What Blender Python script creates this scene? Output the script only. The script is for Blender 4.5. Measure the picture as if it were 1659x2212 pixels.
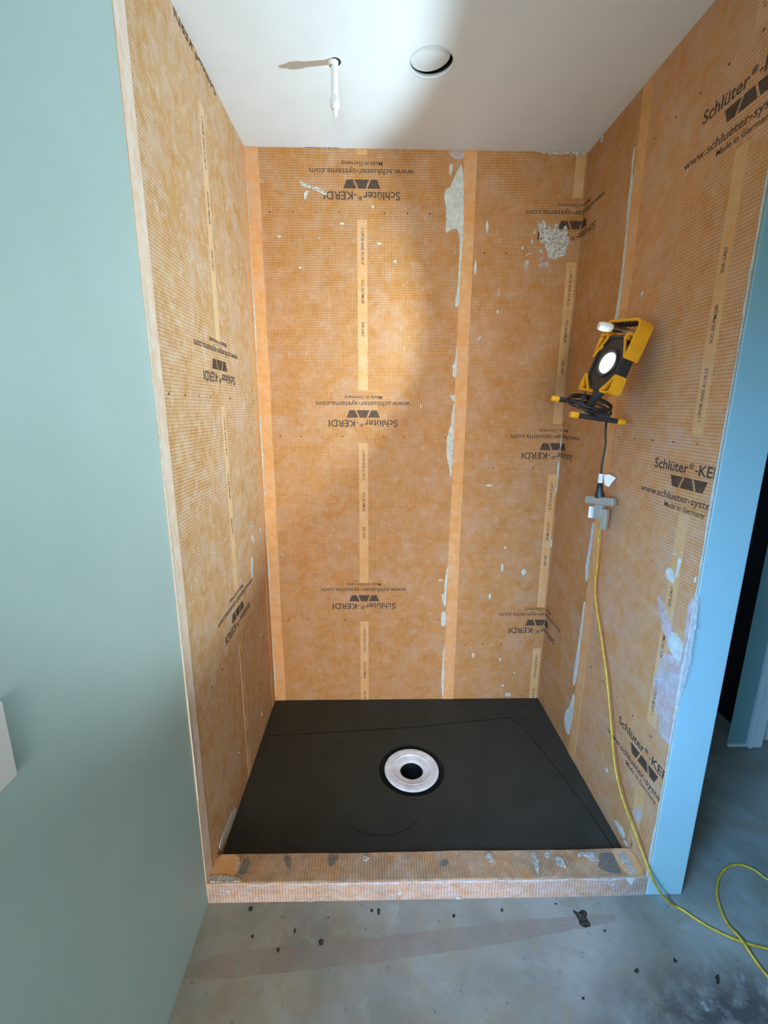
import bpy, bmesh, math, random
from mathutils import Vector, Matrix

# ------------------------------------------------------------------ clear
for o in list(bpy.data.objects):
    bpy.data.objects.remove(o, do_unlink=True)
scene = bpy.context.scene
COL = scene.collection

# ------------------------------------------------------------------ camera
CAM = Vector((0.57280, -2.28114, 1.63519))
PITCH, YAW, ROLL, FPX = -0.22660, 0.02100, 0.00490, 969.77
cp, sp, cy, sy = math.cos(PITCH), math.sin(PITCH), math.cos(YAW), math.sin(YAW)
fwd = Vector((sy*cp, cy*cp, sp)); rgt = Vector((cy, -sy, 0)); upv = rgt.cross(fwd)
cr, sr = math.cos(ROLL), math.sin(ROLL)
R2 = rgt*cr + upv*sr; U2 = upv*cr - rgt*sr
cam_d = bpy.data.cameras.new('camera'); cam = bpy.data.objects.new('camera', cam_d); COL.objects.link(cam)
M = Matrix.Identity(4)
for i in range(3):
    M[i][0], M[i][1], M[i][2], M[i][3] = R2[i], U2[i], -fwd[i], CAM[i]
cam.matrix_world = M
cam_d.sensor_fit = 'HORIZONTAL'; cam_d.sensor_width = 36.0; cam_d.lens = FPX/1659*36.0
cam_d.clip_start = 0.02; cam_d.clip_end = 100
scene.camera = cam

# ------------------------------------------------------------------ world, daylight and fill, exposure
world = bpy.data.worlds.new('world'); scene.world = world; world.use_nodes = True
bg = world.node_tree.nodes['Background']
bg.inputs[0].default_value = (0.45, 0.70, 1.0, 1); bg.inputs[1].default_value = 0.6

def area_light(name, loc, direction, sx, sy_, power, color, spread=math.pi):
    d = bpy.data.lights.new(name, 'AREA'); d.shape = 'RECTANGLE'; d.size = sx; d.size_y = sy_
    d.energy = power; d.color = color; d.spread = spread
    o = bpy.data.objects.new(name, d); COL.objects.link(o); o.location = loc
    o.rotation_euler = Vector(direction).to_track_quat('-Z', 'Y').to_euler()
    return o
# blue daylight entering by the window in the left wall, just out of frame beside the camera
DAYLIGHT = area_light('window_daylight', (-0.02, -2.22, 1.43), (1.58, 1.12, -1.0), 0.86, 0.42, 24, (0.22, 0.52, 1.0), math.radians(84))
# soft fill light added at the end of an invented corridor behind the camera
CORRIDOR_FILL = area_light('corridor_fill', (0.52, -6.10, 1.22), (0.02, 1, -0.03), 0.86, 1.9, 205, (1.0, 0.95, 0.93))

vs = scene.view_settings
vs.view_transform = 'Standard'; vs.look = 'None'; vs.gamma = 1.0; vs.use_curve_mapping = False
vs.exposure = 0.27

# ------------------------------------------------------------------ dimensions (metres; tray edge is z = 0)
W, H, FL = 1.52, 2.747, -0.0243
YC0, YC1 = -0.961, -1.068       # curb back and front
CT = 0.057                      # curb top
XJ = 1.651                      # outer face of the right wall
random.seed(4)

# ---- traced outlines of mortar smears and marks, in metres on their own surfaces
SMEARS = {
  'B_s': [[(0.961,2.703),(0.936,2.661),(0.92,2.627),(0.911,2.602),(0.886,2.589),(0.884,2.552),(0.893,2.534),(0.897,2.49),(0.896,2.41),(0.917,2.433),(0.953,2.436),(0.964,2.375),(0.96,2.177),(0.95,2.122),(0.956,2.103),(0.966,2.112),(0.97,2.136),(0.972,2.31),(0.978,2.414),(0.973,2.566)],[(0.904,2.693),(0.92,2.691),(0.917,2.663),(0.908,2.642),(0.903,2.663)],[(0.238,2.624),(0.262,2.606),(0.324,2.594),(0.368,2.565),(0.344,2.565),(0.309,2.581),(0.275,2.591),(0.241,2.602)],[(0.255,2.566),(0.264,2.578),(0.278,2.58),(0.271,2.569),(0.264,2.544),(0.257,2.543)],[(0.24,2.757),(0.437,2.757),(0.39,2.752),(0.328,2.747),(0.267,2.751)],[(1.265,2.759),(1.514,2.756),(1.512,2.739),(1.471,2.733),(1.435,2.739),(1.375,2.736),(1.327,2.736),(1.29,2.747)],[(0.959,2.152),(0.972,2.152),(0.971,2.129),(0.966,2.104),(0.953,2.104),(0.95,2.117),(0.957,2.125)],[(0.971,1.957),(0.971,1.909),(0.971,1.844),(0.971,1.78),(0.95,1.792),(0.953,1.823),(0.948,1.839),(0.961,1.856),(0.967,1.917)],[(0.97,1.705),(0.969,1.669),(0.962,1.671),(0.948,1.686),(0.947,1.701),(0.956,1.699)],[(0.969,1.669),(0.969,1.563),(0.969,1.453),(0.967,1.319),(0.966,1.292),(0.958,1.301),(0.955,1.337),(0.937,1.396),(0.935,1.488),(0.943,1.523),(0.953,1.562),(0.96,1.652)],[(0.968,0.818),(0.963,0.641),(0.962,0.562),(0.943,0.613),(0.935,0.652),(0.952,0.645),(0.951,0.72),(0.96,0.797)],[(0.965,0.547),(0.967,0.466),(0.941,0.455),(0.939,0.525),(0.942,0.547)],[(0.965,0.361),(0.965,0.231),(0.971,0.008),(0.963,0.008),(0.953,0.113),(0.954,0.169),(0.957,0.308)],[(1.079,1.979),(1.083,1.975),(1.067,1.951),(1.063,1.953)],[(1.31,2.469),(1.318,2.473),(1.327,2.461),(1.336,2.472),(1.346,2.473),(1.354,2.46),(1.357,2.442),(1.363,2.442),(1.371,2.453),(1.378,2.442),(1.385,2.432),(1.391,2.442),(1.392,2.459),(1.403,2.463),(1.413,2.447),(1.42,2.43),(1.432,2.427),(1.437,2.447),(1.448,2.457),(1.454,2.443),(1.462,2.406),(1.471,2.378),(1.46,2.368),(1.455,2.35),(1.463,2.337),(1.434,2.321),(1.404,2.311),(1.377,2.317),(1.369,2.347),(1.357,2.368),(1.35,2.379),(1.334,2.385),(1.331,2.41),(1.327,2.425),(1.319,2.445)],[(1.297,2.429),(1.306,2.443),(1.313,2.432),(1.306,2.419),(1.298,2.418)],[(1.271,2.306),(1.282,2.31),(1.29,2.3),(1.283,2.291),(1.295,2.286),(1.277,2.272),(1.264,2.273),(1.273,2.287)],[(1.27,2.327),(1.281,2.339),(1.293,2.342),(1.292,2.337),(1.28,2.332),(1.271,2.324)],[(1.335,2.348),(1.344,2.358),(1.348,2.342),(1.339,2.34)],[(1.339,2.315),(1.345,2.326),(1.353,2.319),(1.348,2.309),(1.338,2.308)],[(1.29,2.384),(1.298,2.397),(1.303,2.393),(1.301,2.379),(1.294,2.376)]],
  'B_h': [[(0.897,2.756),(0.967,2.753),(0.966,2.713),(0.929,2.71),(0.901,2.73)],[(1.33,2.281),(1.35,2.301),(1.373,2.305),(1.385,2.293),(1.368,2.278),(1.344,2.275)],[(1.25,2.362),(1.261,2.364),(1.265,2.351),(1.256,2.348)]],
  'R_s': [[(-0.416,2.566),(-0.411,2.558),(-0.414,2.452),(-0.42,2.357),(-0.427,2.285),(-0.417,2.288),(-0.408,2.342),(-0.406,2.455),(-0.4,2.563)],[(-0.424,2.473),(-0.423,2.343),(-0.43,2.159),(-0.432,2.041),(-0.428,1.974),(-0.401,1.978),(-0.41,2.021),(-0.416,2.163),(-0.412,2.302),(-0.404,2.482)],[(-0.407,1.155),(-0.421,1.158),(-0.421,1.072),(-0.418,0.997),(-0.421,0.891),(-0.404,0.884),(-0.389,0.951),(-0.397,0.974),(-0.405,1.053)],[(-0.42,0.794),(-0.421,0.765),(-0.423,0.659),(-0.422,0.521),(-0.419,0.434),(-0.415,0.363),(-0.395,0.349),(-0.391,0.416),(-0.395,0.488),(-0.407,0.623),(-0.411,0.787)],[(-0.408,0.317),(-0.424,0.311),(-0.421,0.232),(-0.421,0.154),(-0.403,0.072),(-0.373,0.091),(-0.347,0.115),(-0.352,0.18),(-0.386,0.224),(-0.399,0.276)],[(-0.969,1.186),(-0.983,1.189),(-0.978,1.146),(-0.977,1.122),(-0.967,1.125),(-0.97,1.156),(-0.969,1.173)],[(-0.934,1.143),(-0.951,1.141),(-0.966,1.116),(-0.961,1.096),(-0.941,1.101),(-0.923,1.108),(-0.921,1.13)],[(-0.995,0.952),(-1.027,0.947),(-1.049,0.932),(-1.05,0.875),(-1.033,0.869),(-0.991,0.886),(-0.977,0.915)],[(-0.844,0.055),(-0.859,0.066),(-0.903,0.076),(-0.92,0.057),(-0.911,0.044),(-0.881,0.046)]],
  'R_h': [[(-1.044,1.08),(-1.078,1.111),(-1.084,1.049),(-1.089,0.882),(-1.078,0.78),(-0.962,0.699),(-0.952,0.82),(-0.986,0.878),(-1.045,0.868),(-1.051,0.947),(-1.043,1.007)],[(-0.898,1.038),(-0.933,1.021),(-0.968,0.983),(-0.995,0.952),(-0.977,0.915),(-0.956,0.922),(-0.926,0.962),(-0.901,1.007)],[(-0.935,0.769),(-1.076,0.859),(-1.072,0.701),(-1.07,0.584),(-1.004,0.582),(-1.005,0.632),(-0.97,0.646),(-0.958,0.696)],[(-0.944,0.211),(-0.977,0.261),(-0.992,0.226),(-0.979,0.187),(-0.951,0.177)]],
  'BC': [[(1.531,1.645),(1.529,1.511),(1.521,1.449),(1.512,1.449),(1.523,1.517),(1.522,1.645)],[(1.509,1.374),(1.522,1.374),(1.526,1.233),(1.512,1.197),(1.508,1.209),(1.516,1.245)],[(1.511,0.958),(1.525,0.958),(1.525,0.92),(1.512,0.914)]],
  'L_s': [[(-0.302,1.111),(-0.22,1.099),(-0.229,1.092),(-0.279,1.098)],[(-0.261,1.059),(-0.231,1.05),(-0.248,1.012),(-0.266,1.035)],[(-0.292,0.962),(-0.265,0.953),(-0.284,0.903),(-0.276,0.874),(-0.306,0.86),(-0.303,0.915)],[(-0.747,0.044),(-0.742,0.006),(-0.807,0.012),(-0.902,0.024),(-0.926,0.016),(-0.942,0.067),(-0.907,0.076),(-0.832,0.068),(-0.783,0.063)]],
  'K_s': [[(0.082,-0.968),(0.09,-0.98),(0.097,-1.012),(0.093,-1.033),(0.087,-0.996)],[(-0.002,-1.043),(0.054,-1.041),(0.108,-1.05),(0.116,-1.072),(0.007,-1.07)],[(1.146,-0.974),(1.157,-0.974),(1.162,-1.008),(1.146,-1.05),(1.136,-1.04),(1.141,-1.002)],[(1.189,-0.978),(1.215,-0.975),(1.204,-0.995),(1.191,-0.993)],[(1.223,-0.988),(1.252,-0.998),(1.248,-1.036),(1.236,-1.025),(1.22,-1.017)],[(1.31,-0.98),(1.378,-0.977),(1.366,-1.011),(1.348,-1.005),(1.334,-0.987),(1.309,-0.994)],[(1.459,-0.982),(1.493,-0.98),(1.487,-1.03),(1.485,-1.061),(1.47,-1.061),(1.461,-1.029),(1.451,-1.002)]],
  'K_d': [[(0.243,-0.977),(0.27,-0.974),(0.276,-1.021),(0.264,-1.015)],[(0.406,-0.976),(0.444,-0.974),(0.43,-1.007),(0.415,-1.018),(0.405,-0.996)],[(1.388,-0.984),(1.444,-0.979),(1.434,-1.018),(1.436,-1.055),(1.39,-1.052),(1.362,-1.033),(1.377,-1.011)],[(0.098,-1.033),(0.104,-0.98),(0.127,-0.986),(0.13,-1.034),(0.112,-1.044)],[(0.799,-1.008),(0.828,-0.994),(0.839,-1.011),(0.808,-1.021)]],
  'J_s': [[(1.442,0.055),(1.478,0.059),(1.464,0.024),(1.449,0.041)]],
  'F_d': [[(1.246,-1.108),(1.26,-1.119),(1.281,-1.108),(1.294,-1.12),(1.28,-1.136),(1.288,-1.153),(1.28,-1.164),(1.251,-1.161),(1.253,-1.136),(1.248,-1.125)],[(1.357,-1.282),(1.373,-1.274),(1.375,-1.283),(1.361,-1.289)],[(1.5,-1.249),(1.508,-1.259),(1.501,-1.265),(1.495,-1.261)],[(1.598,-1.297),(1.612,-1.293),(1.595,-1.319),(1.587,-1.319)],[(1.172,-1.341),(1.181,-1.34),(1.179,-1.347),(1.171,-1.348)],[(1.323,-1.17),(1.331,-1.171),(1.324,-1.179),(1.318,-1.177)],[(0.308,-1.152),(0.315,-1.151),(0.318,-1.165),(0.311,-1.165)],[(0.263,-1.204),(0.273,-1.204),(0.274,-1.217),(0.266,-1.216)],[(0.392,-1.184),(0.412,-1.183),(0.408,-1.2),(0.395,-1.2)],[(0.834,-1.117),(0.845,-1.116),(0.842,-1.126),(0.831,-1.127)],[(0.581,-1.096),(0.592,-1.097),(0.59,-1.116),(0.582,-1.113)],[(0.173,-1.168),(0.182,-1.168),(0.183,-1.176),(0.178,-1.176)],[(0.142,-1.083),(0.157,-1.082),(0.159,-1.096),(0.146,-1.096)],[(0.559,-1.096),(0.568,-1.097),(0.565,-1.107),(0.557,-1.105)],[(1.002,-1.104),(1.011,-1.103),(1.008,-1.111),(1.0,-1.11)],[(1.191,-1.088),(1.203,-1.088),(1.198,-1.093),(1.191,-1.093)]],
  'F_w': [[(1.508,-1.356),(1.519,-1.355),(1.524,-1.374),(1.517,-1.38),(1.509,-1.377)],[(1.675,-1.292),(1.687,-1.294),(1.681,-1.312),(1.669,-1.316)],[(0.076,-1.32),(0.082,-1.31),(0.094,-1.324),(0.083,-1.332)],[(0.639,-1.119),(0.657,-1.117),(0.653,-1.132),(0.642,-1.134)],[(0.868,-1.381),(0.878,-1.383),(0.875,-1.391),(0.868,-1.388)],[(0.572,-1.169),(0.592,-1.169),(0.591,-1.187),(0.575,-1.184)],[(0.148,-1.247),(0.161,-1.246),(0.164,-1.27),(0.157,-1.268)],[(1.215,-1.234),(1.231,-1.23),(1.22,-1.249),(1.21,-1.251)]],
}
BLOTS = {
  'B': [(0.929,0.731,0.012,0.007),(1.26,0.807,0.0085,0.0295),(1.379,0.776,0.013,0.0195),(1.129,0.279,0.0085,0.0185),(1.345,0.026,0.0155,0.0135),(1.308,0.086,0.01,0.0095),(1.284,0.252,0.0085,0.011),(1.37,0.167,0.006,0.0065),(1.202,0.637,0.008,0.017),(1.268,0.915,0.007,0.0095),(0.425,2.451,0.0125,0.005),(0.138,2.395,0.0115,0.006),(0.228,2.266,0.0085,0.006),(0.318,2.39,0.006,0.0025),(0.665,2.297,0.009,0.007),(0.564,2.52,0.006,0.006),(1.085,2.441,0.007,0.027),(1.04,2.271,0.006,0.0365),(0.593,2.371,0.0145,0.005),(1.155,2.086,0.004,0.0095),(1.157,2.165,0.002,0.023),(1.341,2.35,0.0065,0.008),(1.254,2.36,0.0065,0.007),(1.157,2.084,0.003,0.01),(1.161,1.251,0.022,0.006),(0.8,1.647,0.0035,0.012)],
  'R': [(-0.577,2.036,0.0085,0.01),(-0.127,2.734,0.0155,0.0145),(-0.928,0.04,0.014,0.0085),(-0.75,0.201,0.008,0.01),(-1.053,1.147,0.005,0.0105),(-0.949,1.192,0.006,0.004),(-0.976,1.207,0.0045,0.003)],
  'L': [(-0.108,1.042,0.0155,0.0095),(-0.216,0.529,0.015,0.004),(-0.284,0.124,0.0085,0.009),(-0.651,0.218,0.005,0.005)],
  'K': [(0.54,-0.987,0.0135,0.008),(0.986,-0.992,0.0145,0.0165),(1.23,-1.014,0.0065,0.0105)],
  'J': [(0.171,-0.004,0.009,0.008),(0.352,-0.019,0.0135,0.0105),(0.657,0.008,0.0125,0.013),(0.073,0.025,0.008,0.0145),(1.403,0.022,0.0055,0.0185),(0.861,-0.02,0.021,0.007)],
}
SPOT_W = 62.0
# ------------------------------------------------------------------ helpers
def link(o, parent=None):
    COL.objects.link(o)
    if parent is not None: o.parent = parent
    return o

def tag(o, label=None, cat=None, group=None, kind=None):
    if label: o['label'] = label
    if cat: o['category'] = cat
    if group: o['group'] = group
    if kind: o['kind'] = kind
    return o

def empty(name, loc=(0, 0, 0), matrix=None):
    o = bpy.data.objects.new(name, None); o.empty_display_size = 0.05
    COL.objects.link(o)
    if matrix is not None: o.matrix_world = matrix
    else: o.location = loc
    return o

class MB:
    """collects shapes into one mesh"""
    def __init__(s): s.v = []; s.f = []; s.uv = []; s.smooth = []
    def add(s, verts, faces, uvs=None, smooth=False):
        b = len(s.v); s.v += [tuple(p) for p in verts]
        for i, f in enumerate(faces):
            s.f.append([b+k for k in f]); s.uv.append(uvs[i] if uvs else None); s.smooth.append(smooth)
    def box(s, a, b):
        x0, y0, z0 = a; x1, y1, z1 = b
        v = [(x0,y0,z0),(x1,y0,z0),(x1,y1,z0),(x0,y1,z0),(x0,y0,z1),(x1,y0,z1),(x1,y1,z1),(x0,y1,z1)]
        f = [(0,3,2,1),(4,5,6,7),(0,1,5,4),(1,2,6,5),(2,3,7,6),(3,0,4,7)]
        uv = []
        for q in f:
            p = [v[k] for k in q]
            if q in ((0,3,2,1),(4,5,6,7)): uv.append([(t[0], t[1]) for t in p])
            elif q in ((0,1,5,4),(2,3,7,6)): uv.append([(t[0], t[2]) for t in p])
            else: uv.append([(t[1], t[2]) for t in p])
        s.add(v, f, uv)
    def prism(s, pts, mp, h0, h1, uv=True, bottom=True):
        """outline pts (u,v) counter-clockwise, mapped by mp(u,v,h); h1 is the outer face"""
        n = len(pts)
        area = sum(pts[i][0]*pts[(i+1)%n][1]-pts[(i+1)%n][0]*pts[i][1] for i in range(n))
        if area < 0: pts = pts[::-1]
        v = [mp(u, w, h0) for u, w in pts] + [mp(u, w, h1) for u, w in pts]
        f = [tuple(range(n, 2*n))]; uvs = [[(u, w) for u, w in pts]]
        if bottom: f.append(tuple(range(n-1, -1, -1))); uvs.append([(u, w) for u, w in pts[::-1]])
        for i in range(n):
            j = (i+1) % n; f.append((i, j, n+j, n+i)); uvs.append([pts[i], pts[j], pts[j], pts[i]])
        s.add(v, f, uvs)
    def tube(s, path, r, n=10, cap=True, closed=False):
        P = [Vector(p) for p in path]; m = len(P); rs = r if isinstance(r, (list, tuple)) else [r]*m
        v = []; prev = None
        for i in range(m):
            if closed: t = P[(i+1) % m]-P[i-1]
            else: t = P[min(i+1, m-1)]-P[max(i-1, 0)]
            t.normalize()
            if prev is None:
                a = Vector((0, 0, 1)) if abs(t.z) < 0.9 else Vector((1, 0, 0))
                nrm = t.cross(a).normalized()
            else:
                nrm = (prev - t*prev.dot(t)).normalized()
            prev = nrm; bn = t.cross(nrm)
            for k in range(n):
                a = 2*math.pi*k/n; v.append(P[i]+(nrm*math.cos(a)+bn*math.sin(a))*rs[i])
        f = []
        for i in range(m if closed else m-1):
            for k in range(n):
                a = i*n+k; b = i*n+(k+1) % n; i2 = ((i+1) % m)*n
                f.append((a, b, i2+(k+1) % n, i2+k))
        s.add(v, f, None, True)
        if cap and not closed:
            s.add([v[k] for k in range(n)], [tuple(range(n-1, -1, -1))])
            s.add([v[(m-1)*n+k] for k in range(n)], [tuple(range(n))])
    def lathe(s, prof, c, n=48, axis=None, smooth=True):
        """prof: (r, h) list revolved about c along axis (default z)"""
        ax = Vector(axis).normalized() if axis else Vector((0, 0, 1))
        a = Vector((1, 0, 0)) if abs(ax.x) < 0.9 else Vector((0, 1, 0))
        e1 = ax.cross(a).normalized(); e2 = ax.cross(e1); c = Vector(c)
        v = []
        for r, h in prof:
            for k in range(n):
                t = 2*math.pi*k/n; v.append(c+ax*h+(e1*math.cos(t)+e2*math.sin(t))*r)
        f = []
        for i in range(len(prof)-1):
            for k in range(n):
                f.append((i*n+k, i*n+(k+1) % n, (i+1)*n+(k+1) % n, (i+1)*n+k))
        s.add(v, f, None, smooth)
    def build(s, name, mat, parent=None, bevel=0, seg=2, autosmooth=False, fixn=False):
        me = bpy.data.meshes.new(name); me.from_pydata(s.v, [], s.f)
        ul = me.uv_layers.new(name='UVMap')
        for p, u, sm in zip(me.polygons, s.uv, s.smooth):
            p.use_smooth = sm
            if u:
                for li, t in zip(p.loop_indices, u): ul.data[li].uv = t
        if fixn:
            bm = bmesh.new(); bm.from_mesh(me); bmesh.ops.recalc_face_normals(bm, faces=bm.faces); bm.to_mesh(me); bm.free()
        me.materials.append(mat); me.update()
        o = bpy.data.objects.new(name, me); link(o, parent)
        if bevel:
            b = o.modifiers.new('bevel', 'BEVEL'); b.width = bevel; b.segments = seg; b.limit_method = 'ANGLE'
        return o

def ring_plate(x0, x1, y0, y1, c, r, zf, rings=1, n=96):
    """plate with a round hole: verts, faces (facing up)"""
    cx, cyy = c
    angs = sorted(set([2*math.pi*k/n for k in range(n)] + [math.atan2(y-cyy, x-cx) % (2*math.pi) for x in (x0, x1) for y in (y0, y1)]))
    v = []; m = len(angs)
    for i in range(rings+1):
        t = i/rings
        for a in angs:
            dx, dy = math.cos(a), math.sin(a)
            d = min((x1-cx)/dx if dx > 1e-9 else ((x0-cx)/dx if dx < -1e-9 else 1e9), (y1-cyy)/dy if dy > 1e-9 else ((y0-cyy)/dy if dy < -1e-9 else 1e9))
            q = r+(d-r)*t; x, y = cx+dx*q, cyy+dy*q
            v.append((x, y, zf(x, y)))
    f = []
    for i in range(rings):
        for k in range(m):
            f.append((i*m+k, (i+1)*m+k, (i+1)*m+(k+1) % m, i*m+(k+1) % m))
    return v, f

# wall mappings: (u, v, height off the surface) -> world
mB = lambda u, v, h: (u, -h-.001, v)
mL = lambda u, v, h: (h+.001, u, v)
mR = lambda u, v, h: (W-h, u, v)
mJ = lambda u, v, h: (u, YC1-h, v)
mK = lambda u, v, h: (u, v, CT+h)
mF = lambda u, v, h: (u, v, FL+h)
MAPS = {'B': mB, 'L': mL, 'R': mR, 'J': mJ, 'K': mK, 'F': mF}

# ------------------------------------------------------------------ materials
def new_mat(name):
    m = bpy.data.materials.new(name); m.use_nodes = True
    return m, m.node_tree.nodes, m.node_tree.links, m.node_tree.nodes['Principled BSDF']

def plain(name, col, rough=0.5, metal=0.0, var=0.06, scale=40, bump=0.0, spec=0.5, trans=0.0, coords='Object'):
    m, N, K, P = new_mat(name)
    tc = N.new('ShaderNodeTexCoord'); no = N.new('ShaderNodeTexNoise'); no.inputs['Scale'].default_value = scale; no.inputs['Detail'].default_value = 4
    K.new(tc.outputs[coords], no.inputs['Vector'])
    rp = N.new('ShaderNodeValToRGB')
    rp.color_ramp.elements[0].position = 0.3; rp.color_ramp.elements[1].position = 0.7
    rp.color_ramp.elements[0].color = (*[max(0, c*(1-var)) for c in col], 1); rp.color_ramp.elements[1].color = (*[min(1, c*(1+var)) for c in col], 1)
    K.new(no.outputs['Fac'], rp.inputs[0]); K.new(rp.outputs[0], P.inputs['Base Color'])
    P.inputs['Roughness'].default_value = rough; P.inputs['Metallic'].default_value = metal
    P.inputs['Specular IOR Level'].default_value = spec; P.inputs['Transmission Weight'].default_value = trans
    if bump:
        b = N.new('ShaderNodeBump'); b.inputs['Strength'].default_value = bump; b.inputs['Distance'].default_value = 0.004
        K.new(no.outputs['Fac'], b.inputs['Height']); K.new(b.outputs[0], P.inputs['Normal'])
    return m

def math_node(N, K, op, a, b=None, clamp=False):
    n = N.new('ShaderNodeMath'); n.operation = op; n.use_clamp = clamp
    for i, x in enumerate((a, b)):
        if x is None: continue
        if isinstance(x, (int, float)): n.inputs[i].default_value = x
        else: K.new(x, n.inputs[i])
    return n.outputs[0]

def mix_col(N, K, fac, a, b, mode='MIX'):
    n = N.new('ShaderNodeMix'); n.data_type = 'RGBA'; n.blend_type = mode
    for sock, x in ((n.inputs[0], fac), (n.inputs[6], a), (n.inputs[7], b)):
        if isinstance(x, (int, float)): sock.default_value = x
        elif isinstance(x, tuple): sock.default_value = (*x, 1)
        else: K.new(x, sock)
    return n.outputs[2]

def ramp(N, K, fac, p0, p1, c0=(0, 0, 0), c1=(1, 1, 1)):
    r = N.new('ShaderNodeValToRGB'); e = r.color_ramp.elements
    e[0].position, e[1].position = p0, p1; e[0].color = (*c0, 1); e[1].color = (*c1, 1)
    K.new(fac, r.inputs[0]); return r.outputs[0]

def noise(N, K, vec, scale, detail=3, rough=0.55, dist=0.0):
    n = N.new('ShaderNodeTexNoise'); n.inputs['Scale'].default_value = scale; n.inputs['Detail'].default_value = detail
    n.inputs['Roughness'].default_value = rough; n.inputs['Distortion'].default_value = dist
    K.new(vec, n.inputs['Vector']); return n.outputs['Fac']

def membrane(name, orange=(0.50, 0.225, 0.048), pale=(0.565, 0.315, 0.150), chalk=(0.66, 0.51, 0.375), grid=True, pale_lo=0.37, pale_hi=0.64, line=0.60, seed=0.0, dust=0.0, stretch=1.0, dirt=0.0, gx=1.0, gy=1.0):
    """orange polyethylene fleece with a printed and embossed 10 mm grid and pale worn-in mortar"""
    m, N, K, P = new_mat(name)
    tc = N.new('ShaderNodeTexCoord'); sep = N.new('ShaderNodeSeparateXYZ'); K.new(tc.outputs['UV'], sep.inputs[0])
    u, v = sep.outputs[0], sep.outputs[1]
    off = N.new('ShaderNodeMapping'); off.inputs['Location'].default_value = (seed, seed*1.7, seed*0.3); off.inputs['Scale'].default_value = (1, stretch, 1)
    K.new(tc.outputs['UV'], off.inputs[0]); vec = off.outputs[0]
    big = noise(N, K, vec, 9, 4, 0.6); mid = noise(N, K, vec, 26, 4, 0.65, 0.4); fine = noise(N, K, vec, 130, 3, 0.6)
    comb = math_node(N, K, 'ADD', math_node(N, K, 'MULTIPLY', big, 0.45), math_node(N, K, 'MULTIPLY', mid, 0.55))
    base = mix_col(N, K, ramp(N, K, comb, pale_lo, pale_hi), orange, pale)
    hot = ramp(N, K, noise(N, K, vec, 17, 3, 0.5, 0.6), 0.56, 0.70)
    base = mix_col(N, K, math_node(N, K, 'MULTIPLY', hot, 0.38), base, tuple(min(1, c*k) for c, k in zip(orange, (1.12, 0.92, 0.55))))
    ch = ramp(N, K, noise(N, K, vec, 30, 5, 0.7, 0.8), 0.55-dust*0.22, 0.74-dust*0.12)
    base = mix_col(N, K, math_node(N, K, 'MULTIPLY', ch, 0.55+0.3*dust), base, chalk)
    base = mix_col(N, K, math_node(N, K, 'MULTIPLY', ramp(N, K, fine, 0.45, 0.75), 0.25), base, pale)
    lav = ramp(N, K, noise(N, K, vec, 7.5, 5, 0.62, 0.3), 0.47, 0.68)
    base = mix_col(N, K, math_node(N, K, 'MULTIPLY', lav, 0.36), base, tuple(c*k for c, k in zip(chalk, (0.92, 0.86, 0.92))))
    if dirt:
        dm = ramp(N, K, noise(N, K, vec, 14, 5, 0.7, 0.5), 0.42, 0.62)
        base = mix_col(N, K, math_node(N, K, 'MULTIPLY', dm, dirt), base, (0.22, 0.20, 0.15))
    P.inputs['Roughness'].default_value = 0.62; P.inputs['Specular IOR Level'].default_value = 0.35
    if grid:
        def lines(x, amp):
            w = math_node(N, K, 'ABSOLUTE', math_node(N, K, 'SUBTRACT', math_node(N, K, 'FRACT', math_node(N, K, 'MULTIPLY', x, 1/0.0103)), 0.5))
            r = N.new('ShaderNodeMapRange'); r.inputs[1].default_value = 0.30; r.inputs[2].default_value = 0.47; r.interpolation_type = 'SMOOTHSTEP'
            K.new(w, r.inputs[0]); return math_node(N, K, 'MULTIPLY', r.outputs[0], amp)
        g = math_node(N, K, 'MAXIMUM', lines(u, gx), lines(v, gy))
        wear = ramp(N, K, noise(N, K, vec, 12, 3), 0.25, 0.6)
        g2 = math_node(N, K, 'MULTIPLY', g, math_node(N, K, 'ADD', math_node(N, K, 'MULTIPLY', wear, 0.4), 0.6))
        base = mix_col(N, K, g2, base, mix_col(N, K, 1.0, base, (line, line*0.93, line*0.85), 'MULTIPLY'))
        hgt = math_node(N, K, 'SUBTRACT', math_node(N, K, 'MULTIPLY', fine, 0.5), g)
    else:
        hgt = fine
    b = N.new('ShaderNodeBump'); b.inputs['Strength'].default_value = 0.22; b.inputs['Distance'].default_value = 0.0012
    K.new(hgt, b.inputs['Height']); K.new(b.outputs[0], P.inputs['Normal'])
    K.new(base, P.inputs['Base Color'])
    return m

M_mem_b = membrane('membrane_back', seed=0.0)
M_mem_c = membrane('membrane_corner', seed=3.1)
M_mem_r = membrane('membrane_right', seed=7.7, gx=0.75, orange=(0.60, 0.275, 0.085), pale=(0.66, 0.40, 0.22))  # brighter than the back sheets to make up for weak light here
M_mem_l = membrane('membrane_left', seed=12.4, orange=(0.60, 0.31, 0.09), pale=(0.68, 0.44, 0.24), pale_lo=0.36, pale_hi=0.58, dust=0.35, stretch=0.85, gx=0.45, chalk=(0.80, 0.68, 0.57))  # chalk and pale tones raised to stand in for lamp light on this wall
M_mem_k = membrane('membrane_curb', seed=21.0, dirt=0.5, dust=0.3, gy=0.25, orange=(0.46, 0.21, 0.07), pale=(0.50, 0.33, 0.20))
M_mem_kf = membrane('membrane_curb_face', seed=24.0, dirt=0.35, dust=0.95, gy=0.2, orange=(0.43, 0.21, 0.10), chalk=(0.50, 0.47, 0.50), stretch=2.0)  # lavender chalk stands in for blue daylight on the curb front
M_band = membrane('seam_band_fleece', orange=(0.62, 0.285, 0.08), pale=(0.70, 0.40, 0.18), grid=False, seed=5.0)
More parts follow.
